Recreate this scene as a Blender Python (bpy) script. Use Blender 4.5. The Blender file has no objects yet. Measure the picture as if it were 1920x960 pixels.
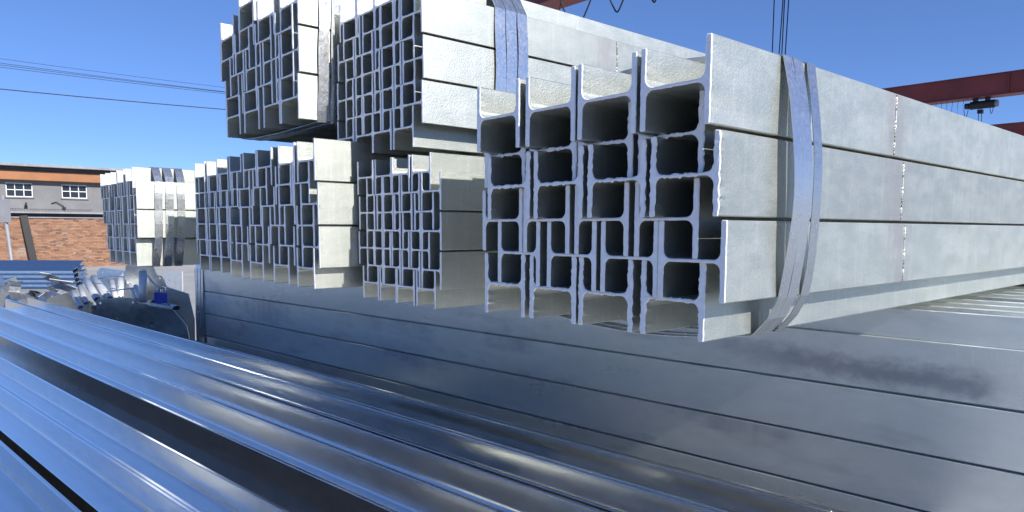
import bpy, bmesh, math, random
from mathutils import Vector, Matrix
from mathutils import noise as mnoise

R = math.radians
SC = bpy.context.scene
COL = SC.collection
H = 2.0                       # camera height above the yard

# ------------------------------------------------------------------ camera
ANG = R(48.6); FPX = 1316.0; CX, CY = 960.0, 550.0
PITCH = math.atan((CY - 427.3) / FPX); ROLL = 0.0045
FW = Vector((math.cos(ANG)*math.cos(PITCH), math.sin(ANG)*math.cos(PITCH), -math.sin(PITCH)))
RT0 = Vector((math.sin(ANG), -math.cos(ANG), 0)); UP0 = RT0.cross(FW)
RT = RT0*math.cos(ROLL) + UP0*math.sin(ROLL); UP = RT.cross(FW)
cam = bpy.data.cameras.new('camera'); camo = bpy.data.objects.new('camera', cam); COL.objects.link(camo)
m = Matrix((RT, UP, -FW)).transposed().to_4x4(); m.translation = (0, 0, H)
camo.matrix_world = m
cam.sensor_width = 36.0; cam.lens = FPX/1920*36; cam.shift_y = (CY-480)/1920
cam.clip_start = 0.05; cam.clip_end = 2000
SC.camera = camo

# ------------------------------------------------------------------ light
SUN_EL = R(34); SUN_AZ = R(176)          # azimuth clockwise from +Y
SUN_TO = Vector((math.sin(SUN_AZ)*math.cos(SUN_EL), math.cos(SUN_AZ)*math.cos(SUN_EL), math.sin(SUN_EL)))
w = bpy.data.worlds.new('World'); SC.world = w; w.use_nodes = True
nt = w.node_tree; nt.nodes.clear()
sky = nt.nodes.new('ShaderNodeTexSky'); sky.sky_type = 'NISHITA'; sky.sun_disc = False
sky.sun_elevation = SUN_EL; sky.sun_rotation = SUN_AZ; sky.altitude = 0
sky.air_density = 0.6; sky.dust_density = 0.0; sky.ozone_density = 10.0
bg = nt.nodes.new('ShaderNodeBackground'); bg.inputs[1].default_value = 0.099
wo = nt.nodes.new('ShaderNodeOutputWorld')
tint = nt.nodes.new('ShaderNodeMix'); tint.data_type = 'RGBA'; tint.blend_type = 'MULTIPLY'; tint.inputs[0].default_value = 1.0
tint.inputs[7].default_value = (0.86, 0.93, 1.2, 1)
nt.links.new(sky.outputs[0], tint.inputs[6]); gam = nt.nodes.new('ShaderNodeGamma'); gam.inputs[1].default_value = 0.75
nt.links.new(tint.outputs[2], gam.inputs[0]); nt.links.new(gam.outputs[0], bg.inputs[0]); nt.links.new(bg.outputs[0], wo.inputs[0])
sun = bpy.data.lights.new('sun', 'SUN'); sun.energy = 3.2; sun.angle = R(0.55); sun.color = (1.0, 0.965, 0.90)
suno = bpy.data.objects.new('sun', sun); COL.objects.link(suno)
suno.rotation_euler = SUN_TO.to_track_quat('Z', 'Y').to_euler()
SC.view_settings.view_transform = 'Standard'; SC.view_settings.look = 'None'
SC.view_settings.exposure = 1.12; SC.view_settings.gamma = 1.0

# ------------------------------------------------------------------ helpers
def pt(x, y, depth):
    """a point of the place, given where the survey sighted it and how far along the view axis it stands"""
    d = FW + RT*((x-CX)/FPX) + UP*((CY-y)/FPX)
    return Vector((0, 0, H)) + d*depth
def tag(o, label=None, cat=None, group=None, kind=None):
    if label: o['label'] = label
    if cat: o['category'] = cat
    if group: o['group'] = group
    if kind: o['kind'] = kind
    return o
def link(name, mesh, parent=None, loc=(0, 0, 0), rot=(0, 0, 0)):
    o = bpy.data.objects.new(name, mesh); COL.objects.link(o)
    o.location = loc; o.rotation_euler = rot
    if parent: o.parent = parent
    return o
def empty(name, loc, label, cat, group=None, rotz=0):
    o = link(name, None, None, loc, (0, 0, rotz)); o.empty_display_size = 0.1
    return tag(o, label, cat, group)
def mesh_of(name, bm, *mats, smooth=False):
    me = bpy.data.meshes.new(name); bm.normal_update(); bm.to_mesh(me); bm.free()
    for mt in mats: me.materials.append(mt)
    if smooth:
        for p in me.polygons: p.use_smooth = True
    return me
def box(bm, lo, hi, mi=0):
    vs = [bm.verts.new((x, y, z)) for x in (lo[0], hi[0]) for y in (lo[1], hi[1]) for z in (lo[2], hi[2])]
    for f in ((0,1,3,2),(4,6,7,5),(0,4,5,1),(2,3,7,6),(0,2,6,4),(1,5,7,3)):
        bm.faces.new([vs[i] for i in f]).material_index = mi
def bevel_all(bm, w, seg=2):
    bmesh.ops.bevel(bm, geom=list(bm.edges), offset=w, segments=seg, affect='EDGES', profile=0.6)
def tube(bm, pts, r, n=8, cap=True, hollow=0.0):
    pts = [Vector(p) for p in pts]; rings = []
    for i, p in enumerate(pts):
        a = pts[max(i-1, 0)]; b = pts[min(i+1, len(pts)-1)]
        t = (b-a).normalized()
        u = t.cross(Vector((0, 0, 1)))
        if u.length < 1e-3: u = t.cross(Vector((0, 1, 0)))
        u.normalize(); v = t.cross(u)
        rr = r[i] if isinstance(r, (list, tuple)) else r
        rings.append([bm.verts.new(p + (u*math.cos(2*math.pi*k/n) + v*math.sin(2*math.pi*k/n))*rr) for k in range(n)])
    for A, B in zip(rings, rings[1:]):
        for k in range(n): bm.faces.new((A[k], A[(k+1) % n], B[(k+1) % n], B[k])).smooth = True
    if cap:
        bm.faces.new(rings[0][::-1]); bm.faces.new(rings[-1])
    return rings
def prism(bm, poly, ax, ay, az, o, th, holes=()):
    """flat plate: outline in the (ax, ay) plane at o, thickness th along az"""
    f = [bm.verts.new(o + ax*x + ay*y + az*(th/2)) for x, y in poly]
    b = [bm.verts.new(o + ax*x + ay*y - az*(th/2)) for x, y in poly]
    n = len(poly)
    holes = [h for h in holes if all(inside((h[0]+1.25*h[2]*math.cos(k), h[1]+1.25*h[2]*math.sin(k)), poly) for k in range(7))]
    if not holes:
        bm.faces.new(f); bm.faces.new(b[::-1])
    else:
        import mathutils
        allp = [Vector(p) for p in poly]; faces = [list(range(n))]; hv = []
        fb = list(f); bb = list(b)
        edges = [(i, (i+1) % n) for i in range(n)]
        for (hx, hy, hr) in holes:
            k0 = len(allp); K = 14
            for k in range(K):
                q = (hx + hr*math.cos(2*math.pi*k/K), hy + hr*math.sin(2*math.pi*k/K))
                allp.append(Vector(q)); fb.append(bm.verts.new(o+ax*q[0]+ay*q[1]+az*(th/2))); bb.append(bm.verts.new(o+ax*q[0]+ay*q[1]-az*(th/2)))
            edges += [(k0+k, k0+(k+1) % K) for k in range(K)]
            for k in range(K): bm.faces.new((fb[k0+k], fb[k0+(k+1) % K], bb[k0+(k+1) % K], bb[k0+k]))
        res = mathutils.geometry.delaunay_2d_cdt(allp, edges, [], 0, 1e-6)
        for tri in res[2]:
            c = sum((res[0][i] for i in tri), Vector((0, 0)))/len(tri)
            if any((c-Vector((hx, hy))).length < hr*0.97 for hx, hy, hr in holes): continue
            if not inside(c, poly): continue
            idx = [res[3][i][0] for i in tri]
            try:
                bm.faces.new([fb[i] for i in idx]); bm.faces.new([bb[i] for i in idx][::-1])
            except ValueError: pass
    for i in range(n):
        bm.faces.new((f[i], b[i], b[(i+1) % n], f[(i+1) % n]))
def inside(c, poly):
    r = False; n = len(poly)
    for i in range(n):
        x1, y1 = poly[i]; x2, y2 = poly[(i+1) % n]
        if (y1 > c[1]) != (y2 > c[1]) and c[0] < (x2-x1)*(c[1]-y1)/(y2-y1)+x1: r = not r
    return r

# ------------------------------------------------------------------ materials
class NT:
    def __init__(s, name):
        s.m = bpy.data.materials.new(name); s.m.use_nodes = True; s.t = s.m.node_tree; s.t.nodes.clear()
        s.out = s.n('ShaderNodeOutputMaterial'); s.b = s.n('ShaderNodeBsdfPrincipled'); s.l(s.b.outputs[0], s.out.inputs[0])
    def n(s, k): return s.t.nodes.new(k)
    def l(s, a, b): s.t.links.new(a, b)
    def val(s, node, i, v):
        if hasattr(v, 'is_output'): s.l(v, node.inputs[i])
        else: node.inputs[i].default_value = v
    def math(s, op, a, b=0.0, clamp=False):
        x = s.n('ShaderNodeMath'); x.operation = op; x.use_clamp = clamp; s.val(x, 0, a); s.val(x, 1, b); return x.outputs[0]
    def ramp(s, v, a, b, lo=0.0, hi=1.0):
        x = s.n('ShaderNodeMapRange'); x.clamp = True; x.interpolation_type = 'SMOOTHSTEP'
        s.val(x, 0, v); s.val(x, 1, a); s.val(x, 2, b); s.val(x, 3, lo); s.val(x, 4, hi); return x.outputs[0]
    def mix(s, f, a, b):
        x = s.n('ShaderNodeMix'); x.data_type = 'RGBA'; s.val(x, 0, f)
        for i, v in ((6, a), (7, b)):
            if hasattr(v, 'is_output'): s.l(v, x.inputs[i])
            else: x.inputs[i].default_value = (*v, 1)
        return x.outputs[2]
    def noise(s, vec, scale, detail=3, rough=0.55, dist=0.0):
        x = s.n('ShaderNodeTexNoise'); s.l(vec, x.inputs['Vector']); x.inputs['Scale'].default_value = scale
        x.inputs['Detail'].default_value = detail; x.inputs['Roughness'].default_value = rough; x.inputs['Distortion'].default_value = dist
        return x.outputs[0]
    def coords(s, rnd=True):
        tc = s.n('ShaderNodeTexCoord'); v = tc.outputs['Object']
        s.raw = v
        if rnd:
            oi = s.n('ShaderNodeObjectInfo'); s.rand = oi.outputs['Random']
            mu = s.n('ShaderNodeVectorMath'); mu.operation = 'MULTIPLY_ADD'
            cb = s.n('ShaderNodeCombineXYZ'); s.l(oi.outputs['Random'], cb.inputs[0]); s.l(oi.outputs['Random'], cb.inputs[1]); s.l(oi.outputs['Random'], cb.inputs[2])
            s.l(cb.outputs[0], mu.inputs[0]); mu.inputs[1].default_value = (37, 53, 29); s.l(v, mu.inputs[2]); v = mu.outputs[0]
        return v
    def scale(s, v, sc):
        x = s.n('ShaderNodeVectorMath'); x.operation = 'MULTIPLY'; s.l(v, x.inputs[0]); x.inputs[1].default_value = sc; return x.outputs[0]
    def bump(s, h, strength, dist, prev=None):
        x = s.n('ShaderNodeBump'); x.inputs['Strength'].default_value = strength; x.inputs['Distance'].default_value = dist
        s.l(h, x.inputs['Height'])
        if prev is not None: s.l(prev, x.inputs['Normal'])
        return x.outputs[0]
    def set(s, **k):
        names = {'color': 'Base Color', 'metal': 'Metallic', 'rough': 'Roughness', 'normal': 'Normal', 'spec': 'Specular IOR Level'}
        for a, v in k.items():
            i = s.b.inputs[names[a]]
            if hasattr(v, 'is_output'): s.l(v, i)
            else: i.default_value = (*v, 1) if a == 'color' else v

def galv(name, c1, c2, metal=0.97, r0=0.36, r1=0.54, stain=0.3, grain=0.25, weldx=None, wave=0.25, spang=0.0, mb=0.25, yel=0.35, scuff=0.0, lo=0.5, hi=0.82, smudge=None):
    N = NT(name); v = N.coords()
    big = N.noise(N.scale(v, (0.8, 3, 3)), 1.6, 4, 0.6)
    mid = N.noise(N.scale(v, (4, 9, 9)), 3.0, 5, 0.65)
    fine = N.noise(v, 260, 3, 0.7)
    streak = N.noise(N.scale(v, (9, 9, 2.5)), 2.0, 3, 0.5)
    col = N.mix(N.ramp(mid, 0.35, 0.7), c1, c2)
    gr = N.n('ShaderNodeTexVoronoi'); N.l(v, gr.inputs['Vector']); gr.inputs['Scale'].default_value = 330
    col = N.mix(N.math('MULTIPLY', N.ramp(gr.outputs['Color'], 0.2, 0.8), 0.30*grain), col, (0.36, 0.38, 0.36))
    col = N.mix(N.ramp(N.noise(N.scale(v, (22, 22, 1.6)), 3.0, 3, 0.6), 0.5, 0.75, 0, 0.35*grain), col, (0.80, 0.81, 0.77))
    yl = N.ramp(N.noise(N.scale(v, (3, 8, 14)), 2.2, 4, 0.6), 0.56, 0.72, 0, yel)
    col = N.mix(yl, col, (0.62, 0.60, 0.50))
    st = N.ramp(big, lo, hi, 0, stain)
    st = N.math('MULTIPLY', st, N.ramp(streak, 0.25, 0.7, 0.45, 1.0))
    col = N.mix(st, col, (0.27, 0.275, 0.33))
    if scuff:
        pm = N.ramp(N.noise(N.scale(v, (1.5, 4, 7)), 1.3, 2, 0.5), 0.56, 0.66)
        sc_ = N.ramp(N.noise(N.scale(v, (55, 55, 9)), 3.0, 3, 0.65, 0.6), 0.55, 0.68)
        sc_ = N.math('MULTIPLY', N.math('MULTIPLY', pm, sc_), scuff)
        col = N.mix(sc_, col, (0.9, 0.91, 0.86))
    tone = N.math('MULTIPLY_ADD', N.rand, 0.18); tone.node.inputs[2].default_value = 0.86
    sep = N.n('ShaderNodeVectorMath'); sep.operation = 'SCALE'; N.l(col, sep.inputs[0]); N.l(tone, sep.inputs['Scale']); col = sep.outputs[0]
    rough = N.ramp(mid, 0.3, 0.75, r0, r1)
    rough = N.math('ADD', rough, N.math('MULTIPLY', st, 0.12))
    if scuff: rough = N.ramp(big, 0.3, 0.7, r0, r1)
    if spang:
        vo = N.n('ShaderNodeTexVoronoi'); N.l(v, vo.inputs['Vector']); vo.inputs['Scale'].default_value = 170
        rough = N.math('ADD', rough, N.math('MULTIPLY', N.math('SUBTRACT', vo.outputs['Color'], 0.5), spang))
        col = N.mix(N.math('MULTIPLY', vo.outputs['Color'], 0.35), col, (0.45, 0.47, 0.5))
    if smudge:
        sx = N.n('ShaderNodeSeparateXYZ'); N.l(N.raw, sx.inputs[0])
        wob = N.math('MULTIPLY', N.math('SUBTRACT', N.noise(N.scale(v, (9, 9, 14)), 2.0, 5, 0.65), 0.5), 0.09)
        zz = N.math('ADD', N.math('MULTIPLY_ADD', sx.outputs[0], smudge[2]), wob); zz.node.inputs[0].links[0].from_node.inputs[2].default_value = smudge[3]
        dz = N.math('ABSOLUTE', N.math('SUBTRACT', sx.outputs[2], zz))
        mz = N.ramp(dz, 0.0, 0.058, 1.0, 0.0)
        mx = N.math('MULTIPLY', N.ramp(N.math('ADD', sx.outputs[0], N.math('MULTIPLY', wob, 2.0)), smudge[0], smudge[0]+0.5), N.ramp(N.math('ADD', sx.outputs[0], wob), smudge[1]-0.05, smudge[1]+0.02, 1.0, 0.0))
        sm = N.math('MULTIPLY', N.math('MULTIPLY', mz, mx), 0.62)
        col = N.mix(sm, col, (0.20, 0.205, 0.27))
    if weldx is not None:
        sx = N.n('ShaderNodeSeparateXYZ'); N.l(N.raw, sx.inputs[0])
        d = N.math('ABSOLUTE', N.math('SUBTRACT', sx.outputs[0], weldx))
        d = N.math('ADD', d, N.math('MULTIPLY', N.math('SUBTRACT', N.noise(N.scale(v, (6, 6, 3)), 5, 3), 0.5), 0.16))
        wm = N.ramp(d, 0.0, 0.10, 0.7, 0.0)
        col = N.mix(wm, col, (0.31, 0.31, 0.33)); rough = N.math('ADD', rough, N.math('MULTIPLY', wm, 0.15))
    nb = N.bump(N.noise(N.scale(v, (1.2, 4, 4)), 2.0, 2, 0.5), wave, 0.006)
    nb = N.bump(N.noise(N.scale(v, (14, 18, 18)), 3.0, 4, 0.6), mb, 0.0012, nb)
    nb = N.bump(fine, grain, 0.001, nb)
    N.set(color=col, metal=metal, rough=rough, normal=nb)
    return N.m
ZA, ZB = (0.55, 0.575, 0.52), (0.60, 0.615, 0.57)
M_GALV = galv('galvanized_steel', ZA, ZB, metal=1.0, r0=0.49, r1=0.54, grain=0.7, wave=0.05, mb=0.08)
M_WELD = galv('galvanized_steel_welded', ZA, ZB, metal=1.0, r0=0.50, r1=0.55, grain=0.6, wave=0.05, mb=0.08, weldx=0.73)
M_STRAP = galv('zinc_strap', (0.76, 0.77, 0.785), (0.76, 0.77, 0.785), metal=0.97, r0=0.30, r1=0.33, stain=0.0, grain=0.25, wave=0.03, spang=0.12, mb=0.02)
M_LOOSE = galv('galvanized_steel_new', (0.84, 0.85, 0.85), (0.90, 0.90, 0.89), metal=1.0, r0=0.16, r1=0.21, stain=0.15, grain=0.05, wave=0.1, mb=0.025, yel=0.0)
M_PLATE = galv('galvanized_plate', (0.58, 0.60, 0.59), (0.68, 0.70, 0.69), metal=0.97, r0=0.27, r1=0.40, stain=0.35, grain=0.08, wave=0.2, mb=0.06)
M_STACK = galv('galvanized_steel_stack', (0.76, 0.79, 0.765), (0.82, 0.845, 0.815), metal=0.55, r0=0.27, r1=0.33, stain=0.5, grain=0.05, wave=0.12, mb=0.02, yel=0.1, scuff=0.7, lo=0.53, hi=0.68)
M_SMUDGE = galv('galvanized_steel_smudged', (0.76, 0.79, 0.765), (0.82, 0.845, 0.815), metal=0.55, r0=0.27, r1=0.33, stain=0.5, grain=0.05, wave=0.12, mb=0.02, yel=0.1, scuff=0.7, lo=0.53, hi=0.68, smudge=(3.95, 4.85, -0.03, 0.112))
M_TUBE = galv('pale_zinc', (0.74, 0.75, 0.75), (0.84, 0.85, 0.84), metal=0.45, r0=0.35, r1=0.5, stain=0.2)
def cut_end():
    N = NT('zinc_cut_end'); v = N.coords()
    mid = N.noise(v, 60, 4, 0.6); fine = N.noise(v, 300, 3, 0.6)
    col = N.mix(N.ramp(mid, 0.35, 0.7), (0.80, 0.80, 0.83), (0.90, 0.90, 0.92))
    nb = N.bump(mid, 0.6, 0.003); nb = N.bump(fine, 0.4, 0.001, nb)
    N.set(color=col, metal=0.1, rough=0.5, normal=nb)
    return N.m
M_END = cut_end()
def paint(name, c, rough=0.5, var=0.25, metal=0.0, scale=3.0, dirt=(0.1, 0.09, 0.08), dirtk=0.4):
    N = NT(name); v = N.coords(False)
    a = N.noise(v, scale, 5, 0.6); b = N.noise(v, scale*0.35, 4, 0.6); g = N.noise(v, scale*14, 3, 0.6)
    col = N.mix(N.ramp(a, 0.3, 0.75, 0, 1), tuple(x*(1-var) for x in c), tuple(min(1, x*(1+var)) for x in c))
    col = N.mix(N.ramp(b, 0.5, 0.8, 0, dirtk), col, dirt)
    N.set(color=col, rough=rough, metal=metal, normal=N.bump(g, 0.25, 0.01))
    return N.m
M_RED = paint('red_crane_paint', (0.21, 0.032, 0.024), 0.5, 0.2, scale=0.8)
M_ORANGE = paint('orange_beam_paint', (0.30, 0.12, 0.045), 0.55, 0.12, scale=1.2, dirtk=0.2)
M_RENDER = paint('grey_render', (0.185, 0.185, 0.19), 0.85, 0.12, scale=1.2)
M_ROOF = paint('roof_sheet', (0.26, 0.26, 0.28), 0.6, 0.15)
M_BLACK = paint('black_rubber', (0.015, 0.015, 0.016), 0.6, 0.2)
M_WHITE = paint('white_frame_paint', (0.72, 0.72, 0.70), 0.5, 0.06, dirtk=0.1)
M_WOOD = paint('old_timber', (0.24, 0.17, 0.10), 0.8, 0.3, scale=9)
M_BLUE = paint('blue_plastic', (0.03, 0.07, 0.45), 0.4, 0.1, scale=8, dirtk=0.1)
M_POLE = paint('grey_pole_paint', (0.27, 0.27, 0.285), 0.5, 0.1)
def mat_glass():
    N = NT('window_glass'); N.set(color=(0.02, 0.022, 0.025), rough=0.08, metal=0.0, spec=0.6); return N.m
M_GLASS = mat_glass()
def mat_brick():
    N = NT('brick'); g = N.n('ShaderNodeNewGeometry'); v = N.coords(False)
    ri = g.outputs['Random Per Island']
    c = N.mix(ri, (0.22, 0.11, 0.065), (0.37, 0.20, 0.12))
    c2 = N.mix(N.ramp(ri, 0.86, 0.93), c, (0.16, 0.09, 0.07))
    c3 = N.mix(N.ramp(N.noise(v, 0.7, 4, 0.6), 0.55, 0.72, 0, 0.45), c2, (0.44, 0.37, 0.31))
    N.set(color=c3, rough=0.9, normal=N.bump(N.noise(v, 60, 3), 0.5, 0.01)); return N.m
M_BRICK = mat_brick()
M_MORTAR = paint('mortar', (0.27, 0.22, 0.18), 0.95, 0.2, scale=4)
def mat_ground():
    N = NT('yard_concrete'); v = N.coords(False)
    a = N.noise(v, 0.3, 6, 0.65); b = N.noise(v, 9, 5, 0.7)
    c = N.mix(N.ramp(a, 0.35, 0.7), (0.29, 0.295, 0.29), (0.38, 0.38, 0.375))
    c = N.mix(N.ramp(b, 0.5, 0.75, 0, 0.5), c, (0.21, 0.21, 0.21))
    N.set(color=c, rough=0.92, normal=N.bump(b, 0.5, 0.02)); return N.m
M_GROUND = mat_ground()

# ------------------------------------------------------------------ ground
bm = bmesh.new()
gv = [bm.verts.new((x, y, 0)) for x, y in ((-400, -400), (400, -400), (400, 400), (-400, 400))]
bm.faces.new(gv)
tag(link('ground', mesh_of('ground', bm, M_GROUND)), kind='structure')

# ------------------------------------------------------------------ H-beam
def h_outline(b, d, tf, tw, step):
    r = tf*1.25; c = tf*0.16; hb = b/2; hw = tw/2
    def fil(cx, cy, a0, a1, k=4): return [(cx+r*math.cos(R(a0+(a1-a0)*i/k)), cy+r*math.sin(R(a0+(a1-a0)*i/k))) for i in range(k+1)]
    P = [(c, -hb), (tf-c, -hb), (tf, -hb+c)] + fil(tf+r, -hw-r, 180, 90) + fil(d-tf-r, -hw-r, 90, 0)
    P += [(d-tf, -hb+c), (d-tf+c, -hb), (d-c, -hb), (d, -hb+c), (d, hb-c), (d-c, hb), (d-tf+c, hb), (d-tf, hb-c)]
    P += fil(d-tf-r, hw+r, 0, -90) + fil(tf+r, hw+r, 270, 180)
    P += [(tf, hb-c), (tf-c, hb), (c, hb), (0, hb-c), (0, -hb+c)]
    out = []
    for i in range(len(P)):
        p, q = P[i], P[(i+1) % len(P)]
        n = max(1, int(math.hypot(q[0]-p[0], q[1]-p[1])/step))
        for k in range(n): out.append((p[0]+(q[0]-p[0])*k/n, p[1]+(q[1]-p[1])*k/n))
    return out
def h_mesh(name, b, d, tf, tw, L, step, rough, seed, side):
    P = h_outline(b, d, tf, tw, step); n = len(P)
    nor = []
    for i in range(n):
        a = Vector(P[i-1]); q = Vector(P[(i+1) % n]); t = (q-a).normalized(); nor.append(Vector((t.y, -t.x)))
    bm = bmesh.new(); rings = []
    amp = tf*0.26*rough
    for j, (x, ins, k) in enumerate(((0.0, -tf*0.13, 0.8), (tf*0.15, 0, 1.0), (tf*0.7, 0, 0.35), (tf*2, 0, 0.0), (L, 0, 0.0))):
        ring = []
        for i, (y, z) in enumerate(P):
            s = mnoise.noise(Vector((y*70+seed*9.1, z*70, seed*3.3)))*0.7 + max(0, mnoise.noise(Vector((y*240, z*240+seed*5, seed))))*1.5
            s = max(s, -0.25)
            e = ins + amp*k*s
            dx = 0.0
            if j < 2: dx = amp*0.5*mnoise.noise(Vector((y*45, z*45, seed*7.7+3)))
            ring.append(bm.verts.new((x+dx, y+nor[i].x*e, z+nor[i].y*e)))
        rings.append(ring)
    for A, B in zip(rings, rings[1:]):
        for i in range(n):
            f = bm.faces.new((A[i], B[i], B[(i+1) % n], A[(i+1) % n]))
            f.material_index = 1 if A is rings[0] else 0
    bm.faces.new(rings[0]).material_index = 1
    bm.faces.new(rings[-1][::-1]).material_index = 1
    bmesh.ops.recalc_face_normals(bm, faces=list(bm.faces))
    return mesh_of(name, bm, side, M_END)

# ------------------------------------------------------------------ strapped bundles
def hull2(pts):
    pts = sorted(set((round(a, 4), round(b, 4)) for a, b in pts))
    def half(ps):
        o = []
        for p in ps:
            while len(o) > 1 and (o[-1][0]-o[-2][0])*(p[1]-o[-2][1]) - (o[-1][1]-o[-2][1])*(p[0]-o[-2][0]) <= 0: o.pop()
            o.append(p)
        return o
    return half(pts)[:-1] + half(pts[::-1])[:-1]
def strap_mesh(hull, x0, width, slack, lean, seed):
    rnd = random.Random(seed); n = len(hull); line = []
    zs = [p[1] for p in hull]; zmin, zmax = min(zs), max(zs)
    for i in range(n):
        a = Vector(hull[i]); b = Vector(hull[(i+1) % n]); t = b-a; L = t.length
        nn = Vector((t.y, -t.x)).normalized(); k = max(2, int(L/0.03))
        sl = slack*(1 if L > 0.3 else L/0.3)
        for j in range(k):
            u = j/k
            o = 0.0015 + sl*math.sin(math.pi*u)**0.8
            if j == 0: o = 0.0035
            line.append(a + t*u + nn*o)
    bm = bmesh.new(); rings = []
    for i, p in enumerate(line):
        a = line[i-1]; b = line[(i+1) % len(line)]; t = (b-a).normalized(); nn = Vector((t.y, -t.x))
        x = x0 + lean*((p.y-zmin)/(zmax-zmin)-0.5) + 0.0015*math.sin(i*0.9+seed)
        q = p + nn*0.0013
        rings.append([bm.verts.new((x, p.x, p.y)), bm.verts.new((x+width, p.x, p.y)), bm.verts.new((x+width, q.x, q.y)), bm.verts.new((x, q.x, q.y))])
    for i in range(len(rings)):
        A, B = rings[i], rings[(i+1) % len(rings)]
        for k in range(4): bm.faces.new((A[k], B[k], B[(k+1) % 4], A[(k+1) % 4]))
    bmesh.ops.recalc_face_normals(bm, faces=list(bm.faces))
    return mesh_of('steel_strap', bm, M_STRAP), line
def weld_mesh(y, z0, z1):
    bm = bmesh.new(); rnd = random.Random(int(z0*1000)); pts = []; rad = []
    n = 26
    for i in range(n+1):
        u = i/n; pts.append((0.004*math.sin(u*2.2) + 0.0008*rnd.uniform(-1, 1) - 0.006*u, y, z0+(z1-z0)*u)); rad.append(0.0030 + 0.0002*(i % 2))
    tube(bm, pts, rad, 8)
    return mesh_of('weld_seam', bm, M_GALV)

def bundle(label, X0, Y0, z0, b, tf, tw, p, rows, ncol, d, skew=0.0, length=6.0, front=None, rough=0.4, rough_rows=(), extra=(),
           straps=(), welds=(), seed=1, gmax=0.006, step=0.02, jit=0.003, rowgap=None):
    rnd = random.Random(seed)
    e = empty('beam_bundle', (X0, Y0, H+z0), label, 'beam bundle', 'strapped bundles of H-beams stacked crosswise')
    kinds = {}
    def mesh(rv, sm, var):
        key = (rv, sm.name, var)
        if key not in kinds: kinds[key] = h_mesh('h_beam', b, d, tf, tw, length, step, rv, seed*13+var, sm)
        return kinds[key]
    nr = len(rows); prev = []; rects = []
    for r, off in enumerate(rows):
        ok = False
        for tr in range(3000):
            y = off + rnd.uniform(-1, 1)*0.00002*tr
            ys = []
            for c in range(ncol):
                ys.append(y); y += d + rnd.uniform(0.0006, (rowgap[r] if rowgap else gmax)*(1+tr/1500))
            fl = [(q, q+tf) for q in ys] + [(q+d-tf, q+d) for q in ys]
            if all(a1+0.0008 < b0 or b1+0.0008 < a0 for a0, a1 in fl for b0, b1 in prev): ok = True; break
        if not ok: print('row collision', label[:30], r)
        prev = fl
        zc = (nr-r)*p
        for c, yy in enumerate(ys):
            fx = (front[r] if front else 0.0) - skew*yy + rnd.uniform(-jit, jit)
            weld = [wd for wd in welds if wd[0] == r and c == 0]
            rv = 1.0 if (r in rough_rows) else rough
            o = link('h_beam', mesh(rv, M_WELD if weld else M_GALV, rnd.randrange(3)), e, (fx, yy, zc), (rnd.uniform(-0.004, 0.004), 0, rnd.uniform(-0.0008, 0.0008)))
            for wd in weld:
                link('weld_seam', weld_mesh(0.0002, -b/2+0.004, b/2-0.004), o, (0.73+wd[1], 0, 0))
            rects += [(yy, zc-b/2), (yy+d, zc-b/2), (yy, zc+b/2), (yy+d, zc+b/2)]
    for (r, yy, fx) in extra:                     # odd beams left on top
        zc = (nr-r)*p
        link('h_beam', mesh(rough, M_GALV, 0), e, (fx, yy, zc))
    hl = hull2(rects)
    for i, (sx, wd, sl, ln) in enumerate(straps):
        me, line = strap_mesh(hl, sx, wd, sl, ln, seed*5+i)
        so = link('steel_strap', me, e)
        yb = max(q.x for q in line)
        bmc = bmesh.new(); box(bmc, (sx-0.004, yb+0.001, (nr*p)*0.6), (sx+wd+0.004, yb+0.006, (nr*p)*0.6+0.05)); bevel_all(bmc, 0.0015, 1)
        link('strap_clip', mesh_of('strap_clip', bmc, M_STRAP), so)
    return e

bundle('big near bundle of H-beams at right, with bright straps and weld marks on its side',
       0.986, 0.632, -0.198, 0.1374, 0.0115, 0.0056, 0.0717, [0.0, 0.0465, 0.0, 0.056, 0.0, 0.0465], 4, 0.1376,
       front=[-0.017, 0.037, 0.013, 0.037, 0.041, 0.048], rough=0.3, rough_rows=(1, 2, 5), step=0.005, gmax=0.021,
       straps=[(0.200, 0.032, 0.028, -0.02), (0.2345, 0.034, 0.0265, -0.02), (0.288, 0.032, 0.020, -0.02)],
       welds=[(0, 0.0), (2, 0.03), (4, 0.03)], seed=3, jit=0.004)
bundle('upper middle bundle of slender H-beams with three sparkling straps, left of the big one',
       1.076, 1.578, 0.215, 0.1116, 0.0072, 0.005, 0.0586, [0.035, 0.0, 0.04, 0.0, 0.043, 0.0, 0.05], 4, 0.1045,
       rough=0.6, rough_rows=(2, 4), straps=[(0.243, 0.038, 0.006, 0.0), (0.285, 0.04, 0.004, 0.0), (0.328, 0.038, 0.007, 0.0)],
       welds=[(1, 0.05)], seed=4, step=0.008, gmax=0.006)
bundle('topmost left bundle of H-beams against the sky, sunlit white side and overhanging dark underside',
       0.958, 2.071, 0.327, 0.136, 0.0085, 0.0055, 0.0710, [0.0, 0.034, 0.0, 0.034, 0.0], 4, 0.136,
       rough=0.5, rough_rows=(0, 1), straps=[(0.062, 0.034, 0.008, 0.012), (0.105, 0.03, 0.006, 0.012)], seed=5, step=0.008, gmax=0.045,
       extra=[(-1, 0.31, -0.01)])
bundle('middle lower bundle of small H-beams between the big right bundle and the white-sided bundle',
       1.059, 1.474, -0.215, 0.098, 0.0068, 0.0045, 0.0515, [0.05, 0.0, 0.04, 0.0, 0.055, 0.004, 0.03], 4, 0.092,
       rough=0.45, straps=[(0.45, 0.032, 0.004, 0.0)], seed=6, step=0.009, gmax=0.006)
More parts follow.
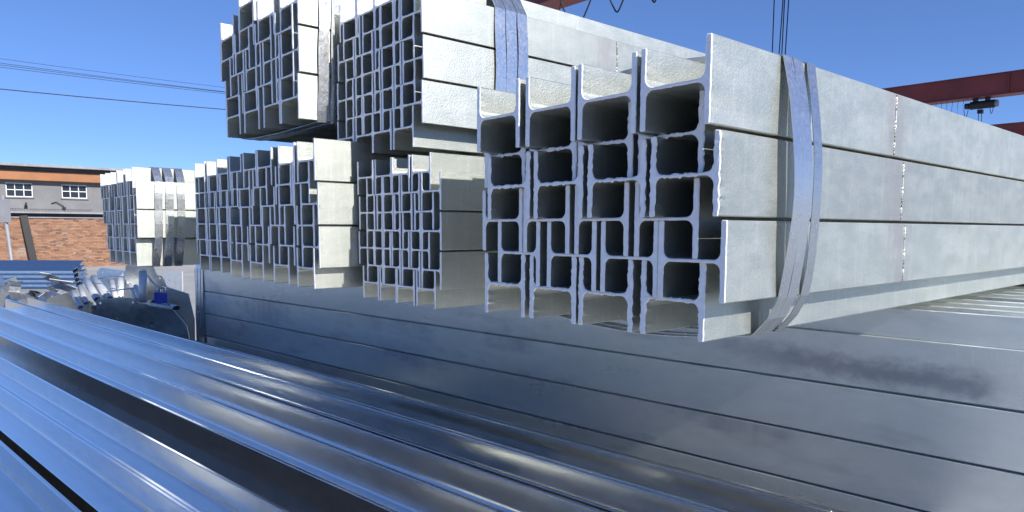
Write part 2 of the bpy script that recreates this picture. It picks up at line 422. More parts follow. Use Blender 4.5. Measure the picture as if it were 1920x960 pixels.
bundle('white-sided lower bundle of H-beams directly under the topmost left bundle',
       0.937, 1.912, -0.187, 0.1222, 0.0086, 0.005, 0.0639, [0.02, 0.055, 0.0, 0.04, 0.004, 0.034], 4, 0.122,
       rough=0.35, straps=[(0.40, 0.034, 0.006, 0.0)], seed=7, step=0.01, gmax=0.085)
bundle('narrow lower bundle of H-beams partly hidden behind the white-sided bundle, left of it',
       1.157, 3.09, -0.219, 0.148, 0.0100, 0.0055, 0.0771, [0.03, 0.0, 0.04, 0.0, 0.035, 0.0], 4, 0.147,
       rough=0.55, straps=[(0.5, 0.034, 0.006, 0.0)], seed=8, step=0.012, gmax=0.02, front=[0.01, 0.01, 0.0, 0.0, 0.0, 0.0])
bundle('farthest left bundle of H-beams with three straps, in front of the brick wall and workshop',
       0.986, 4.172, -0.219, 0.148, 0.0090, 0.0055, 0.0771, [0.03, -0.03, 0.01, -0.035, 0.04, 0.01], 4, 0.147,
       rough=0.3, straps=[(0.085, 0.04, 0.010, 0.02), (0.140, 0.042, 0.012, 0.02), (0.200, 0.04, 0.010, 0.02)], seed=9, step=0.012,
       rowgap=[0.12, 0.12, 0.10, 0.05, 0.04, 0.04])

# ------------------------------------------------------------------ things that run crosswise (yawed 5.7 degrees off the Y axis)
AX = R(95.7)
def cross_pos(D, along, z):
    n = Vector((math.sin(AX), -math.cos(AX), 0)); a = Vector((math.cos(AX), math.sin(AX), 0))
    q = n*D + a*along; return Vector((q.x, q.y, H+z))
# local frame of the crosswise empties: +X runs along the beams back toward the camera's right, +Y away from the camera
CROT = AX + math.pi
mL = [h_mesh('h_beam', 0.15, 0.148, 0.010, 0.006, 6.0, 0.03, 0.2, 70+i, M_LOOSE) for i in range(3)]
mN = [h_mesh('h_beam', 0.135, 0.1332, 0.0095, 0.006, 6.0, 0.03, 0.2, 76+i, M_LOOSE) for i in range(3)]
mS = [h_mesh('h_beam', 0.152, 0.146, 0.010, 0.006, 6.0, 0.03, 0.2, 80+i, M_STACK) for i in range(3)]
rnd = random.Random(21)
st = empty('beam_bundle', cross_pos(2.15, 5.14, -0.22), 'long low bundle of wide H-beams lying crosswise beneath all the other bundles', 'beam bundle', 'strapped bundles of H-beams stacked crosswise', CROT)
# in this frame local Y = -(n direction)?  (rotation by AX+180: X -> -axis, Y -> -(-n)) = +n
rects = []
def sbeam(y, z):
    link('h_beam', mS[rnd.randrange(3)], st, (rnd.uniform(0, 0.02), y, z), (rnd.uniform(-0.002, 0.002), 0, 0))
    rects.extend([(y, z-0.076), (y+0.146, z-0.076), (y, z+0.076), (y+0.146, z+0.076)])
for c in range(9): sbeam(0.022 + c*0.1475, -0.076)                     # top row
for c in range(2): sbeam(0.022 + c*0.1475, -0.076-0.158*1.0); 
z = -0.078-0.158*0.5
for k in range(6): sbeam(0.0, z - 0.159*k - 0.001)
st.children[-6].data = h_mesh('h_beam', 0.152, 0.146, 0.010, 0.006, 6.0, 0.03, 0.2, 84, M_SMUDGE)
for k in range(2, 6): sbeam(0.022, -0.076-0.158*k)
for k in range(6): sbeam(9*0.1475-0.12, z - 0.159*k - 0.001)
hl = hull2(rects)
for i, sx in enumerate((0.03, 0.075, 0.12)):
    me, line = strap_mesh(hl, sx, 0.034, 0.012, 0.0, 91+i)
    so = link('steel_strap', me, st)
    bmc = bmesh.new(); box(bmc, (sx-0.004, -0.0125, -0.62), (sx+0.038, -0.0075, -0.55)); bevel_all(bmc, 0.0015, 1)
    link('strap_clip', mesh_of('strap_clip', bmc, M_STRAP), so)
# timber dunnage the low bundle stands on
for a in (0.6, 2.6, 4.6):
    bm = bmesh.new(); box(bm, (a-0.06, -0.05, -1.78), (a+0.06, 1.36, -1.195)); bevel_all(bm, 0.006, 1)
    o = link('timber_block', mesh_of('timber_block', bm, M_WOOD)); o.location = st.location; o.rotation_euler = (0, 0, CROT)
    tag(o, ['timber block at the left end of the long low bundle','timber block at mid length under the long low bundle','timber block at the right end of the long low bundle'][int(a/2)], 'timber', 'timber blocks under the low bundle')

far = [('loose galvanized H-beam lying nearest the foot of the long low bundle', 1.272, -0.555, 6.45),
       ('loose galvanized H-beam, second out from the foot of the long low bundle', 1.118, -0.558, 6.40),
       ('loose galvanized H-beam with violet stain, third out from the foot of the long low bundle', 0.962, -0.553, 6.47),
       ('loose galvanized H-beam whose dark outer flange borders the deep black gap', 0.815, -0.557, 6.42)]
near = [('loose galvanized H-beam in the front group, just below the deep black gap', 0.576, -0.580, 6.5),
        ('loose galvanized H-beam in the front group, second below the black gap', 0.4355, -0.578, 6.44),
        ('loose galvanized H-beam in the front group, third below the black gap', 0.2935, -0.583, 6.48),
        ('loose galvanized H-beam cut by the lower left corner of the picture', 0.144, -0.580, 6.42)]
for i, (lab, D, zt, al) in enumerate(far + near):
    o = link('h_beam', mL[i % 3] if i < 4 else mN[i % 3], None, cross_pos(D, al, zt-(0.075 if i < 4 else 0.0675)), (0, 0, CROT + (0, 0.001, -0.0012, 0.0006)[i % 4]))
    tag(o, lab, 'steel beam', 'loose H-beams lying crosswise in the foreground')
# support layer under the loose beams; extra ones added to darken gap and reflections
for i, (D, zt) in enumerate([(1.272, -0.71), (1.118, -0.71), (0.962, -0.71), (0.845, -0.71), (0.53, -0.80), (0.37, -0.80), (0.21, -0.80), (0.688, -0.84), (1.46, -0.80), (1.615, -0.80), (1.77, -0.80), (1.925, -0.80)]):
    o = link('h_beam', mL[(i+1) % 3], None, cross_pos(D, 6.43, zt-0.075), (0, 0, CROT))
    tag(o, 'hidden lower H-beam of the layer added to carry loose beams and darken gaps', 'steel beam', 'added lower layer of H-beams under the loose ones')
for a in (1.2, 3.2, 5.4):
    bm = bmesh.new(); box(bm, (0, 0, 0), (0.16, 1.15, 0.86 if True else 0)); bevel_all(bm, 0.008, 1)
    # two heights: the front group lies lower
    o = link('timber_block', mesh_of('timber_block', bm, M_WOOD)); p = cross_pos(0.25, a, 0); o.location = (p.x, p.y, H-2.0 + 0.19); o.rotation_euler = (0, 0, CROT)
    tag(o, 'timber block under the loose foreground beams, ' + {1.2: 'nearest the camera', 3.2: 'at mid length', 5.4: 'at the far end'}[a], 'timber', 'timber blocks under the loose beams')

# ------------------------------------------------------------------ timber spacers between stacked bundles
def spacer(x, y0, y1, z0, z1, label):
    bm = bmesh.new(); box(bm, (x, y0, H+z0), (x+0.08, y1, H+z1)); bevel_all(bm, 0.004, 1)
    tag(link('timber_spacer', mesh_of('timber_spacer', bm, M_WOOD)), label, 'timber', 'timber spacers between bundles')
for x in (2.4, 5.5):
    e_ = 'front' if x < 3 else 'rear'
    spacer(x, 1.58, 2.02, 0.198, 0.214, e_ + ' thin timber spacer between the upper middle bundle and the one below')
    spacer(x, 2.06, 2.60, 0.261, 0.326, e_ + ' timber spacer under the topmost left bundle')
spacer(3.3, 0.66, 1.25, -0.219, -0.199, 'flat timber spacer under the big near bundle')
spacer(2.3, 1.92, 2.5, -0.219, -0.188, 'flat timber spacer under the white-sided lower bundle')


# ------------------------------------------------------------------ brick wall
wall = empty('brick_wall', (0, 40, 0), 'long sunlit orange brick boundary wall in the left background', 'wall')
bm = bmesh.new(); box(bm, (-6, 0.02, 0), (34, 0.24, 2.36)); link('mortar_core', mesh_of('mortar_core', bm, M_MORTAR), wall)
bm = bmesh.new(); rb = random.Random(5)
nrow = 32
for j in range(nrow):
    z = 0.01 + j*0.0735
    x = -1.0 + (0.125 if j % 2 else 0)
    while x < 22:
        wdt = 0.235 if j % 6 != 3 else 0.112
        if rb.random() > 0.012:
            o = rb.uniform(-0.006, 0.006); box(bm, (x+rb.uniform(0, .004), o, z), (x+wdt, 0.03, z+0.061))
        x += wdt + 0.013
tag(link('bricks', mesh_of('bricks', bm, M_BRICK), wall), 'rows of weathered orange bricks', kind='stuff')
bm = bmesh.new(); box(bm, (-6, -0.06, 2.365), (34, 0.30, 2.42)); bevel_all(bm, 0.01, 1); link('coping', mesh_of('coping', bm, M_ROOF), wall)

# ------------------------------------------------------------------ workshop behind the wall
bl = empty('workshop_building', (0, 41.2, 0), 'grey rendered workshop with orange beam and white-framed windows above the brick wall', 'building')
s = 41.2/40.0
def wbox(name, lo, hi, mat, parent=bl, bev=0.0):
    bm = bmesh.new(); box(bm, lo, hi)
    if bev: bevel_all(bm, bev, 1)
    return link(name, mesh_of(name, bm, mat), parent)
wins = [(4.2, 5.27), (6.47, 7.57), (1.9, 2.97), (-0.4, 0.67)]
zb, zt = H+1.38, H+2.05
X0, X1 = -8.0, 9.6
# wall pieces around real window openings
xs = sorted(wins); cur = X0
bm = bmesh.new()
box(bm, (X0, 0, 0), (X1, 0.25, zb)); box(bm, (X0, 0, zt), (X1, 0.25, H+2.80))
for a, b_ in xs:
    box(bm, (cur, 0, zb), (a, 0.25, zt)); cur = b_
box(bm, (cur, 0, zb), (X1, 0.25, zt)); box(bm, (X0, 7.7, 0), (X1, 8.0, H+2.8)); box(bm, (X0, 0.25, 0), (X0+0.25, 7.7, H+2.8)); box(bm, (X1-0.25, 0.25, 0), (X1, 7.7, H+2.8))
link('wall', mesh_of('wall', bm, M_RENDER), bl)
for wi, (a, b_) in enumerate(wins):
    fr = bmesh.new(); t = 0.04
    box(fr, (a, 0.05, zb), (b_, 0.11, zb+t)); box(fr, (a, 0.05, zt-t), (b_, 0.11, zt)); box(fr, (a, 0.05, zb+t), (a+t, 0.11, zt-t)); box(fr, (b_-t, 0.05, zb+t), (b_, 0.11, zt-t))
    wn = link('window', mesh_of('window', fr, M_WHITE), bl)
    g = bmesh.new(); mid = zb + 0.34
    box(g, (a+t, 0.055, mid-0.018), (b_-t, 0.105, mid+0.018))
    for k in (1, 2):
        xx = a + (b_-a)*k/3; box(g, (xx-0.018, 0.06, zb+t), (xx+0.018, 0.10, mid-0.018)); box(g, (xx-0.018, 0.06, mid+0.018), (xx+0.018, 0.10, zt-t))
    link('glazing_bar', mesh_of('glazing_bar', g, M_WHITE), wn)
    for k in range(3):
        for q in range(2):
            pn = bmesh.new(); x0_ = a+(b_-a)*k/3+0.02; x1_ = a+(b_-a)*(k+1)/3-0.02
            box(pn, (x0_, 0.078, (zb if q == 0 else mid)+0.02), (x1_, 0.083, (mid if q == 0 else zt)-0.02)); link('pane', mesh_of('pane', pn, M_GLASS), wn)
    sb = bmesh.new(); box(sb, (a-0.05, -0.06, zb-0.06), (b_+0.05, 0.05, zb-0.002)); link('window_sill', mesh_of('window_sill', sb, M_RENDER), wn)
wbox('roof', (X0-0.3, -0.62, H+2.82), (X1+0.1, 8.3, H+2.95), M_ROOF, bev=0.02)
wbox('gutter', (X0-0.3, -0.72, H+2.80), (X1+0.1, -0.63, H+2.93), M_ROOF, bev=0.02)
wbox('orange_beam', (X0-0.2, -0.34, H+2.17), (X1-0.35, -0.02, H+2.63), M_ORANGE, bev=0.02)
wbox('ledge', (X0, -0.5, H+0.60), (X1, -0.005, H+0.68), M_ROOF)
bm = bmesh.new()
for k in range(70):
    x = 3.4 + k*0.06; tube(bm, [(x, -0.45, H+0.68), (x, -0.45, H+0.80)], 0.006, 5)
tube(bm, [(3.3, -0.45, H+0.80), (7.7, -0.45, H+0.80)], 0.01, 6)
link('ledge_railing', mesh_of('ledge_railing', bm, M_BLACK), bl)
bm = bmesh.new(); tube(bm, [(6.0, -0.06, H+1.1), (6.2, -0.07, H+1.18), (6.5, -0.08, H+0.98), (6.55, -0.1, H+0.82)], 0.02, 6); box(bm, (6.45, -0.12, H+0.85), (6.6, -0.01, H+0.93))
link('wall_pipe', mesh_of('wall_pipe', bm, M_BLACK), bl)
bm = bmesh.new(); tube(bm, [(4.95, -0.15, H+0.92), (4.95, -0.15, H+1.12)], 0.035, 8); box(bm, (4.88, -0.12, H+0.88), (5.02, -0.01, H+0.95))
link('wall_lamp', mesh_of('wall_lamp', bm, M_BLACK), bl)
# dark leaning board standing in for a shadow strip on the wall
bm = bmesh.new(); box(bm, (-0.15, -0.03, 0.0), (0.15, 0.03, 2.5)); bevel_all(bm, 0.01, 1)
o = link('shadow_strip', mesh_of('shadow_strip', bm, M_BLACK), None, (5.0, 39.72, 0.01), (-0.06, -0.13, 0)); tag(o, 'black leaning strip in place of a shadow on the brick wall', 'shadow strip')

# ------------------------------------------------------------------ pole with sign at the left edge
pb = pt(24, 505, 12); p0 = pt(5, 372, 12); dr = (p0-pb).normalized()
foot = pb - dr*(pb.z/dr.z)
po = empty('sign_pole', foot, 'thin leaning grey pole with a small board at the left edge', 'sign pole')
bm = bmesh.new(); tube(bm, [Vector((0, 0, 0)), p0-foot+dr*0.05], 0.028, 10); link('pole', mesh_of('pole', bm, M_POLE), po)
bm = bmesh.new(); c = pt(9, 396, 11.95)-foot; rt2 = Vector((RT.x, RT.y, 0)).normalized(); nn = Vector((0, 0, 1)).cross(rt2).normalized()
prism(bm, [(-0.12, -0.19), (0.09, -0.19), (0.09, 0.2), (-0.12, 0.2)], rt2, Vector((0, 0, 1)), nn, c, 0.02); link('board', mesh_of('board', bm, M_POLE), po)

# ------------------------------------------------------------------ overhead cranes
def girder(name, label, X, z0, z1, ya, yb, wdt, legs):
    e = empty(name, (X, yb, 0), label, 'crane', 'red gantry cranes over the yard')
    bm = bmesh.new(); box(bm, (0, ya-yb, z0), (wdt, 0, z1)); link('girder', mesh_of('girder', bm, M_RED), e)
    bm = bmesh.new(); box(bm, (-0.08, ya-yb, z0-0.03), (wdt+0.08, 0, z0-0.002)); box(bm, (-0.05, ya-yb, z1+0.002), (wdt+0.05, 0, z1+0.03)); link('flange', mesh_of('flange', bm, M_RED), e)
    y = ya-yb+1.2
    while y < -0.5:
        bm = bmesh.new(); box(bm, (-0.06, y, z0+0.002), (-0.002, y+0.03, z1-0.002)); link('stiffener', mesh_of('stiffener', bm, M_RED), e); y += 4.1
    for yy in legs:
        for dx in (-1.6, 1.6):
            bm = bmesh.new(); tube(bm, [(wdt/2+dx*0.15, yy-yb, z0-0.03), (wdt/2+dx, yy-yb, 0)], 0.16, 8); link('leg', mesh_of('leg', bm, M_RED), e)
    return e
g1 = girder('gantry_crane', 'dark red crane girder with a black hoist beyond the big right bundle', 31.0, H+5.0, H+5.75, -14.0, 24.0, 0.5, (-13.0, 23.0))
girder('gantry_crane', 'farther red crane girder low at the right edge of the picture', 46.0, H+5.0, H+5.77, -12.0, 24.0, 0.5, (-11.0, 23.0))
g3 = girder('gantry_crane', 'red crane girder overhead glimpsed at the top edge above the middle bundle', 11.2, H+5.0, H+5.7, -3.0, 16.5, 0.45, (-2.5, 16.0))
# hoist
ho = empty('crane_hoist', (31.25, 8.64, H+4.3), 'black electric hoist hanging under the dark red crane girder', 'hoist')
bm = bmesh.new(); tube(bm, [(0, -0.46, 0.42), (0, 0.34, 0.42)], 0.15, 14); tube(bm, [(0, 0.34, 0.42), (0, 0.52, 0.42)], 0.11, 12); link('drum', mesh_of('drum', bm, M_BLACK), ho)
bm = bmesh.new(); tube(bm, [(0, -0.56, 0.42), (0, -0.465, 0.42)], 0.13, 12); link('motor', mesh_of('motor', bm, M_POLE), ho)
bm = bmesh.new(); box(bm, (-0.12, -0.28, 0.55), (0.12, -0.16, 0.66)); box(bm, (-0.12, 0.12, 0.55), (0.12, 0.24, 0.66)); box(bm, (-0.16, -0.34, 0.665), (0.16, 0.30, 0.70)); link('trolley', mesh_of('trolley', bm, M_BLACK), ho)
bm = bmesh.new(); box(bm, (-0.1, -0.08, 0.10), (0.1, 0.08, 0.24)); link('hook_block', mesh_of('hook_block', bm, M_BLACK), ho)
bm = bmesh.new(); tube(bm, [(0, 0.05, 0.1), (0, 0.05, -0.5)], 0.012, 5); tube(bm, [(0, -0.05, 0.1), (0, -0.05, -0.8)], 0.012, 5)
tube(bm, [(0, -0.42, 0.36)]+[(0, -0.42+0.12*k/6*1.0, 0.3-0.25*math.sin(math.pi*k/6)) for k in range(1, 7)], 0.012, 5)
tube(bm, [(0, 0.40, 0.36)]+[(0, 0.40+0.16*k/6*1.0, 0.3-0.3*math.sin(math.pi*k/6)) for k in range(1, 7)], 0.012, 5); link('hoist_cable', mesh_of('hoist_cable', bm, M_BLACK), ho)
for k in range(9):
    bm = bmesh.new(); y = 9.2+k*0.19; L = 0.35+0.45*((k*7) % 5)/5
    tube(bm, [(0, 0, 0), (0.01, 0.02, -L*0.5), (0, 0.0, -L)], 0.007, 5)
    tag(link('hanging_wire', mesh_of('hanging_wire', bm, M_BLACK), None, (31.2, y, H+4.965)), ['first','second','third','fourth','fifth','sixth','seventh','eighth','ninth'][k] + ' thin hanging wire left of the hoist, counted from it', 'wire', 'thin wires under the crane girder')
# festoon cable loops on the near girder
def loop(y0, y1, sag, lab, r=0.016, z=H+4.97):
    bm = bmesh.new(); n = 22
    tube(bm, [(11.0, y0+(y1-y0)*k/n + 0.06*math.sin(math.pi*2*k/n)*(1 if y1 > y0 else -1), z - sag*math.sin(math.pi*k/n)**0.75) for k in range(n+1)], r, 6)
    tag(link('festoon_cable', mesh_of('festoon_cable', bm, M_BLACK)), lab, 'cable', 'festoon cable loops under the near crane girder')
loop(11.0, 9.95, 0.80, 'black drooping cable loop at the top edge, leftmost and half hidden by the bundle')
loop(9.75, 9.0, 0.72, 'black drooping cable loop at the top edge, middle one of three')
loop(8.8, 8.15, 0.74, 'small black cable loop at the top edge, rightmost of three')
bm = bmesh.new(); tube(bm, [(11.2, 11.12, H+4.965), (11.2, 11.25, H+4.5)], 0.012, 6)
tag(link('hanging_rod', mesh_of('hanging_rod', bm, M_RED)), 'thin red rod hanging from the near crane girder beside the cable loop', 'rod')
for i, (ya, za, yb_, zb_) in enumerate(((6.167, 3.779, 6.166, 2.919), (6.013, 3.744, 6.045, 2.863), (5.985, 3.737, 5.997, 2.837), (5.914, 3.721, 5.937, 2.81))):
    sl = (yb_-ya)/(zb_-za); bm = bmesh.new()
    tube(bm, [(11.2, ya+sl*(4.96-za), H+4.96), (11.2, yb_+sl*(1.2-zb_), H+1.2)], 0.009, 6)
    lab = ['thin steel rope set apart, leftmost of four rising behind the big right bundle', 'thin steel rope, second from left of four rising behind the big right bundle',
           'thin steel rope, third from left of four rising behind the big right bundle', 'thin steel rope, rightmost of four rising behind the big right bundle'][i]
    tag(link('hoist_rope', mesh_of('hoist_rope', bm, M_BLACK)), lab, 'rope', 'hoist ropes behind the big right bundle')

# ------------------------------------------------------------------ power lines
for i, (za, zb_, r) in enumerate(((11.34, 11.39, 0.014), (11.05, 11.06, 0.018), (10.94, 11.03, 0.018), (10.80, 10.92, 0.018), (9.33, 9.64, 0.035))):
    bm = bmesh.new(); pts = []
    for k in range(41):
        x = -40 + k*3.0; u = (x-6.2)/14.7
        pts.append((x, 60+i*0.05, H + za+(zb_-za)*u + 0.0006*(x-6.2)*(x-20.9)))
    tube(bm, pts, r, 5)
    lab = ['faint topmost power line crossing the left sky', 'upper strand of the close trio of power lines in the left sky', 'middle strand of the close trio of power lines in the left sky',
           'lower strand of the close trio of power lines in the left sky', 'thick dark lowest power line crossing the left sky'][i]
    tag(link('power_line', mesh_of('power_line', bm, M_BLACK)), lab, 'power line', 'power lines across the left sky')

# ------------------------------------------------------------------ stack of channels by the brick wall
rc = random.Random(8)
cc = pt(60, 545, 8.6)
for k in range(5):
    bm = bmesh.new(); wd = 0.30
    prof = [(0, 0), (0.0, 0.045), (0.006, 0.048), (wd*0.3, 0.048), (wd*0.36, 0.036), (wd*0.64, 0.036), (wd*0.7, 0.048), (wd-0.006, 0.048), (wd, 0.045), (wd, 0), (wd-0.004, 0), (wd-0.004, 0.043), (wd*0.7, 0.044), (wd*0.64, 0.032), (wd*0.36, 0.032), (wd*0.3, 0.044), (0.004, 0.043), (0.004, 0)]
    A = [bm.verts.new((0, y, z)) for y, z in prof]; B = [bm.verts.new((-2.6, y, z)) for y, z in prof]
    for i in range(len(prof)): bm.faces.new((A[i], A[(i+1) % len(prof)], B[(i+1) % len(prof)], B[i]))
    bm.faces.new(A); bm.faces.new(B[::-1]); bmesh.ops.recalc_face_normals(bm, faces=list(bm.faces))
    q = pt(146-2*k, 548-8.5*k, 8.6 + 0.06*k)
    o = link('steel_channel', mesh_of('steel_channel', bm, M_LOOSE), None, (q.x, q.y, q.z), (R(24), 0, -R(41.4) + R(3)))
    tag(o, ['lowest of the bluish steel channels stacked before the brick wall', 'second from bottom of the bluish steel channels before the brick wall', 'middle one of the bluish steel channels before the brick wall',
            'second from top of the bluish steel channels before the brick wall', 'topmost of the bluish steel channels before the brick wall'][k], 'steel channel', 'steel channels stacked before the brick wall')

# ------------------------------------------------------------------ scrap: gusset plates, tubes, brackets
SX = Vector((RT.x, RT.y, 0)).normalized(); SZ = Vector((0, 0, 1)); SY = SZ.cross(SX)
def plate(px, depth, label, holes=(), lean=0.25, yaw=0.0, th=0.012, mat=None):
    cx = sum(p[0] for p in px)/len(px); cy_ = sum(p[1] for p in px)/len(px); o = pt(cx, cy_, depth); k = depth/FPX
    ax = (SX*math.cos(yaw) + SY*math.sin(yaw)); up = (SZ*math.cos(lean) + SZ.cross(ax)*math.sin(lean)).normalized(); az = ax.cross(up)
    poly = [((x-cx)*k/max(0.3, math.cos(yaw)), (cy_-y)*k/math.cos(lean)) for x, y in px]
    hl_ = [((x-cx)*k/max(0.3, math.cos(yaw)), (cy_-y)*k/math.cos(lean), r*k) for x, y, r in holes]
    bm = bmesh.new(); prism(bm, poly, ax, up, az, Vector((0, 0, 0)), th, hl_)
    bmesh.ops.recalc_face_normals(bm, faces=list(bm.faces))
    ob = link('gusset_plate', mesh_of('gusset_plate', bm, mat or M_PLATE), None, o)
    return tag(ob, label, 'steel plate', 'loose gusset plates in the scrap pile')
plate([(183, 566), (188, 560), (246, 558), (260, 563), (264, 572), (264, 668), (183, 668)], 5.25, 'grey-green gusset plate with round hole, at the front of the scrap pile', [(222, 593, 4.6), (190, 567.5, 3.0), (251, 566.5, 3.0)], lean=-0.04)
plate([(252, 570), (262, 566), (322, 577), (346, 612), (352, 668), (252, 668)], 5.12, 'dark gusset plate with round hole beside the strapped end of the low bundle', [(287, 607, 4.8)], lean=-0.10, yaw=0.2)
plate([(236, 500), (242, 494), (290, 498), (297, 516), (306, 517), (315, 540), (312, 560), (246, 566), (232, 522)], 5.7, 'dark blue-grey gusset plate standing upright behind the thick tube', [(302, 521, 2.6)], lean=-0.12, yaw=-0.15)
plate([(296, 508), (346, 508), (350, 552), (312, 540), (303, 515)], 6.2, 'white plate coloured as if sunlit, between the scrap and the low bundle', [(316.5, 526.5, 1.6)], lean=0.1, yaw=-0.4, mat=M_TUBE)  # paler zinc puts the sun's brightness into this plate's colour
plate([(304, 548), (306, 539), (313, 535), (352, 551), (360, 600), (358, 668), (322, 668)], 5.35, 'grey plate with slotted corner leaning on the strapped bundle end', [(311, 543, 2.6)], lean=-0.08, yaw=0.35)
plate([(184, 508), (192, 502), (232, 508), (236, 516), (230, 560), (184, 560)], 5.95, 'pale clear-edged plate standing behind the slanting tubes', [(193, 511, 2.2), (228, 513, 2.2)], lean=0.1, yaw=0.1)
plate([(176, 572), (300, 570), (330, 590), (330, 668), (176, 668)], 5.45, 'broad plate added behind the two front gusset plates to darken their holes', [], lean=-0.1)  # added so that bright ground does not show through the holes
plate([(318, 575), (356, 560), (362, 668), (318, 668)], 5.55, 'narrow dark plate wedged against the strapped end of the low bundle', [], lean=-0.1, yaw=0.3)
plate([(96, 560), (140, 546), (180, 566), (186, 668), (90, 668)], 5.75, 'dark plate lying behind the leaning tubes, left of the front plate', [], lean=-0.2)
plate([(30, 556), (70, 545), (100, 556), (104, 640), (24, 640)], 7.3, 'dark plate behind the bracket heap at far left', [], lean=-0.2)
plate([(-20, 548), (24, 545), (40, 560), (40, 640), (-20, 640)], 7.6, 'dark plate behind the bracket heap, cut by the left picture edge', [], lean=-0.15)
plate([(180, 520), (345, 524), (350, 600), (180, 600)], 6.4, 'long dark plate standing at the back of the scrap pile', [], lean=-0.1)
plate([(68, 551), (88, 548), (104, 556), (132, 574), (136, 610), (66, 610)], 6.6, 'olive-grey plate lying behind the far end of the loose beams', [(79, 549.5, 1.5)], lean=0.5)
plate([(10, 556), (22, 546), (36, 552), (36, 590), (8, 590)], 6.9, 'small curved-edge olive plate by the ends of the loose beams', [], lean=0.4)
plate([(-12, 524), (2, 517), (8, 526), (4, 545), (-12, 552)], 7.2, 'pale rounded plate corner at the left edge of the picture', [], lean=0.2)
plate([(148, 509), (160, 509), (160, 522), (148, 522)], 5.9, 'small pale square lug plate with bolt hole above the slanting tubes', [(154, 515, 1.6)], lean=0.1)
def pipe(a, b, d0, d1, rpx, label, hollow=True):
    A = pt(a[0], a[1], d0); B = pt(b[0], b[1], d1); k = (d0+d1)/2/FPX; bm = bmesh.new()
    t = B-A; base = B
    r = rpx*k*1.2
    rings = tube(bm, [A-base, (A+B)/2-base, Vector((0, 0, 0))], r, 14, cap=False)
    ri = tube(bm, [A-base, Vector((0, 0, 0))], r*0.82, 14, cap=False)
    for o_, i_ in ((rings[0], ri[0]), (rings[-1], ri[-1])):
        for q in range(14): bm.faces.new((o_[q], o_[(q+1) % 14], i_[(q+1) % 14], i_[q]))
    bmesh.ops.recalc_face_normals(bm, faces=list(bm.faces))
    ob = link('steel_tube', mesh_of('steel_tube', bm, M_TUBE), None, base)
    tag(ob, label, 'steel tube', 'short steel tubes in the scrap pile')
pipe((268, 509), (268, 566), 5.35, 5.3, 6.0, 'thick white upright tube standing in the scrap pile beside the blue block')
pipe((137, 548), (152, 577), 5.5, 5.25, 4.2, 'short slanting tube, leftmost and lowest of the leaning tubes')
pipe((150, 538), (162, 570), 5.6, 5.35, 4.0, 'slanting tube, second from left of the leaning tubes')
pipe((162, 526), (183, 562), 5.7, 5.4, 5.2, 'blue-reflecting slanting tube, third from left of the leaning tubes')
pipe((176, 522), (206, 562), 5.8, 5.45, 6.0, 'widest slanting tube, fourth from left of the leaning tubes')
pipe((209, 528), (219, 562), 5.8, 5.6, 4.5, 'grey tube stub, left of the pair behind the front plate')
pipe((226, 524), (226, 564), 5.75, 5.6, 5.0, 'pale upright tube stub, right of the pair behind the front plate')
pipe((243, 534), (258, 562), 5.6, 5.5, 4.0, 'grey slanting tube just left of the thick upright tube')
pipe((254, 536), (262, 562), 5.55, 5.45, 3.4, 'thin grey tube tucked against the thick upright tube')
def rod(pts, label, r=0.006):
    P = [pt(*p) for p in pts]; bm = bmesh.new(); tube(bm, [p-P[0] for p in P], r, 6)
    tag(link('steel_rod', mesh_of('steel_rod', bm, M_STRAP), None, P[0]), label, 'rod', 'thin rods in the scrap pile')
rod([(276, 516, 5.4), (298, 545, 5.2)], 'thin rod slanting down right from the thick upright tube', 0.008)
rod([(184, 523, 5.6), (232, 516, 5.55)], 'thin rod lying level across the tops of the tube stubs')
rod([(200, 547, 5.5), (262, 538, 5.35)], 'thin rod lying level in front of the tube stubs')
rod([(314, 568, 5.02), (332, 578, 5.0)], 'thin rod resting by the blue block above the dark plate', 0.008)
# blue block
bm = bmesh.new(); box(bm, (-0.044, -0.014, -0.038), (0.044, 0.014, 0.038)); bevel_all(bm, 0.005, 2)
o = link('blue_block', mesh_of('blue_block', bm, M_BLUE), None, pt(302, 558, 5.02), (0.1, 0.06, -R(41.4)+0.15)); tag(o, 'small bright blue plastic block on the scrap pile', 'block')
bm = bmesh.new(); box(bm, (-0.09, -0.05, -0.012), (0.09, 0.05, 0.012)); bevel_all(bm, 0.003, 1)
o = link('flat_bar', mesh_of('flat_bar', bm, M_STRAP), None, pt(308, 573, 5.02), (0.0, 0.2, -R(41.4)+0.2)); tag(o, 'short pale flat bar under the blue block', 'steel bar')
for q, lab in (((332, 577, 5.0), 'dark round bolt head at the corner of the dark plate'), ((290, 566, 5.03), 'dark round bolt head beside the blue block')):
    bm = bmesh.new(); tube(bm, [SY*0.02, -SY*0.02], 0.016, 6); tube(bm, [-SY*0.02, -SY*0.05], 0.009, 8)
    tag(link('bolt', mesh_of('bolt', bm, M_BLACK), None, pt(*q)), lab, 'bolt', 'bolts in the scrap pile')
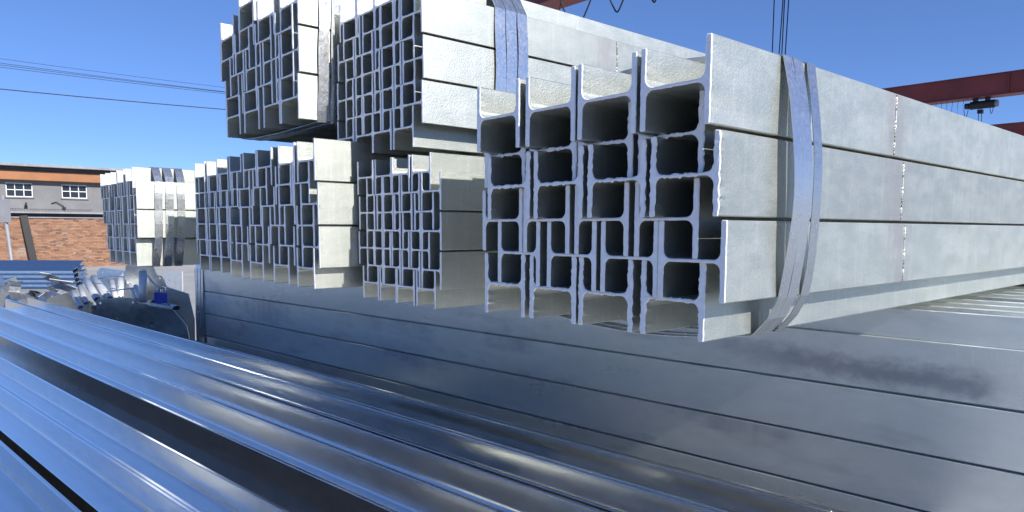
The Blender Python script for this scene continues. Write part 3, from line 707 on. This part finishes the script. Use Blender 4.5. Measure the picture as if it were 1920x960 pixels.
# bent bracket sheets at far left
rk = random.Random(17)
BL = ['bent bracket in the middle of the far left heap', 'topmost bent bracket of the far left heap', 'bent bracket at the right side of the far left heap', 'bent bracket low in the middle of the far left heap',
      'rightmost low bent bracket of the far left heap', 'leftmost bent bracket of the far left heap', 'lowest bent bracket of the far left heap, nearest the loose beams',
      'bent bracket touching the leftmost leaning tube', 'lowest bent bracket beside the leaning tubes', 'highest bent bracket above the leaning tubes', 'bent bracket left of the leaning tubes, lower of two', 'bent bracket left of the leaning tubes, upper of two']
spots = [(28, 540), (44, 528), (58, 545), (36, 552), (62, 556), (20, 560), (50, 562), (130, 548), (124, 560), (140, 535), (115, 556), (108, 548)]
for k, (x, y) in enumerate(spots):
    bm = bmesh.new(); a = rk.uniform(0.10, 0.17); c = rk.uniform(0.05, 0.09); h = rk.uniform(0.03, 0.07); t = 0.004
    prof = [(0, 0), (a, 0), (a, h), (a+c, h)]
    top = []; bot = []
    for (u, v) in prof:
        for yy in (0, 0.09): top.append(bm.verts.new((u, yy, v+t)))
        for yy in (0, 0.09): bot.append(bm.verts.new((u, yy, v)))
    for i in range(3):
        bm.faces.new((top[2*i], top[2*i+1], top[2*i+3], top[2*i+2])); bm.faces.new((bot[2*i], bot[2*i+2], bot[2*i+3], bot[2*i+1]))
        for s_ in (0, 1): bm.faces.new((top[2*i+s_], top[2*i+2+s_], bot[2*i+2+s_], bot[2*i+s_]))
    bmesh.ops.recalc_face_normals(bm, faces=list(bm.faces))
    left = x < 90
    o = link('bent_bracket', mesh_of('bent_bracket', bm, M_PLATE if k % 2 else M_STRAP), None, pt(x, y, (7.0 if left else 5.9) + rk.uniform(-0.2, 0.2)), (rk.uniform(-0.7, 0.7), rk.uniform(-0.6, 0.6), rk.uniform(0, 6)))
    tag(o, BL[k], 'bracket', 'brackets heaped at the far left' if left else 'brackets heaped by the leaning tubes')
# what the scrap lies on: a low stack of thick plates on the yard
for k in range(6):
    bm = bmesh.new(); box(bm, (-0.9, -0.45, 0), (0.9, 0.45, 0.175)); bevel_all(bm, 0.01, 1)
    q = cross_pos(1.95, 6.15, 0)
    o = link('steel_slab', mesh_of('steel_slab', bm, M_PLATE), None, (q.x+0.02*(k % 2), q.y, 0.002+0.177*k), (0, 0, CROT+0.03*(k % 3)))
    tag(o, 'thick steel slab stacked beneath the scrap pile', 'steel slab', 'slabs beneath the scrap pile')
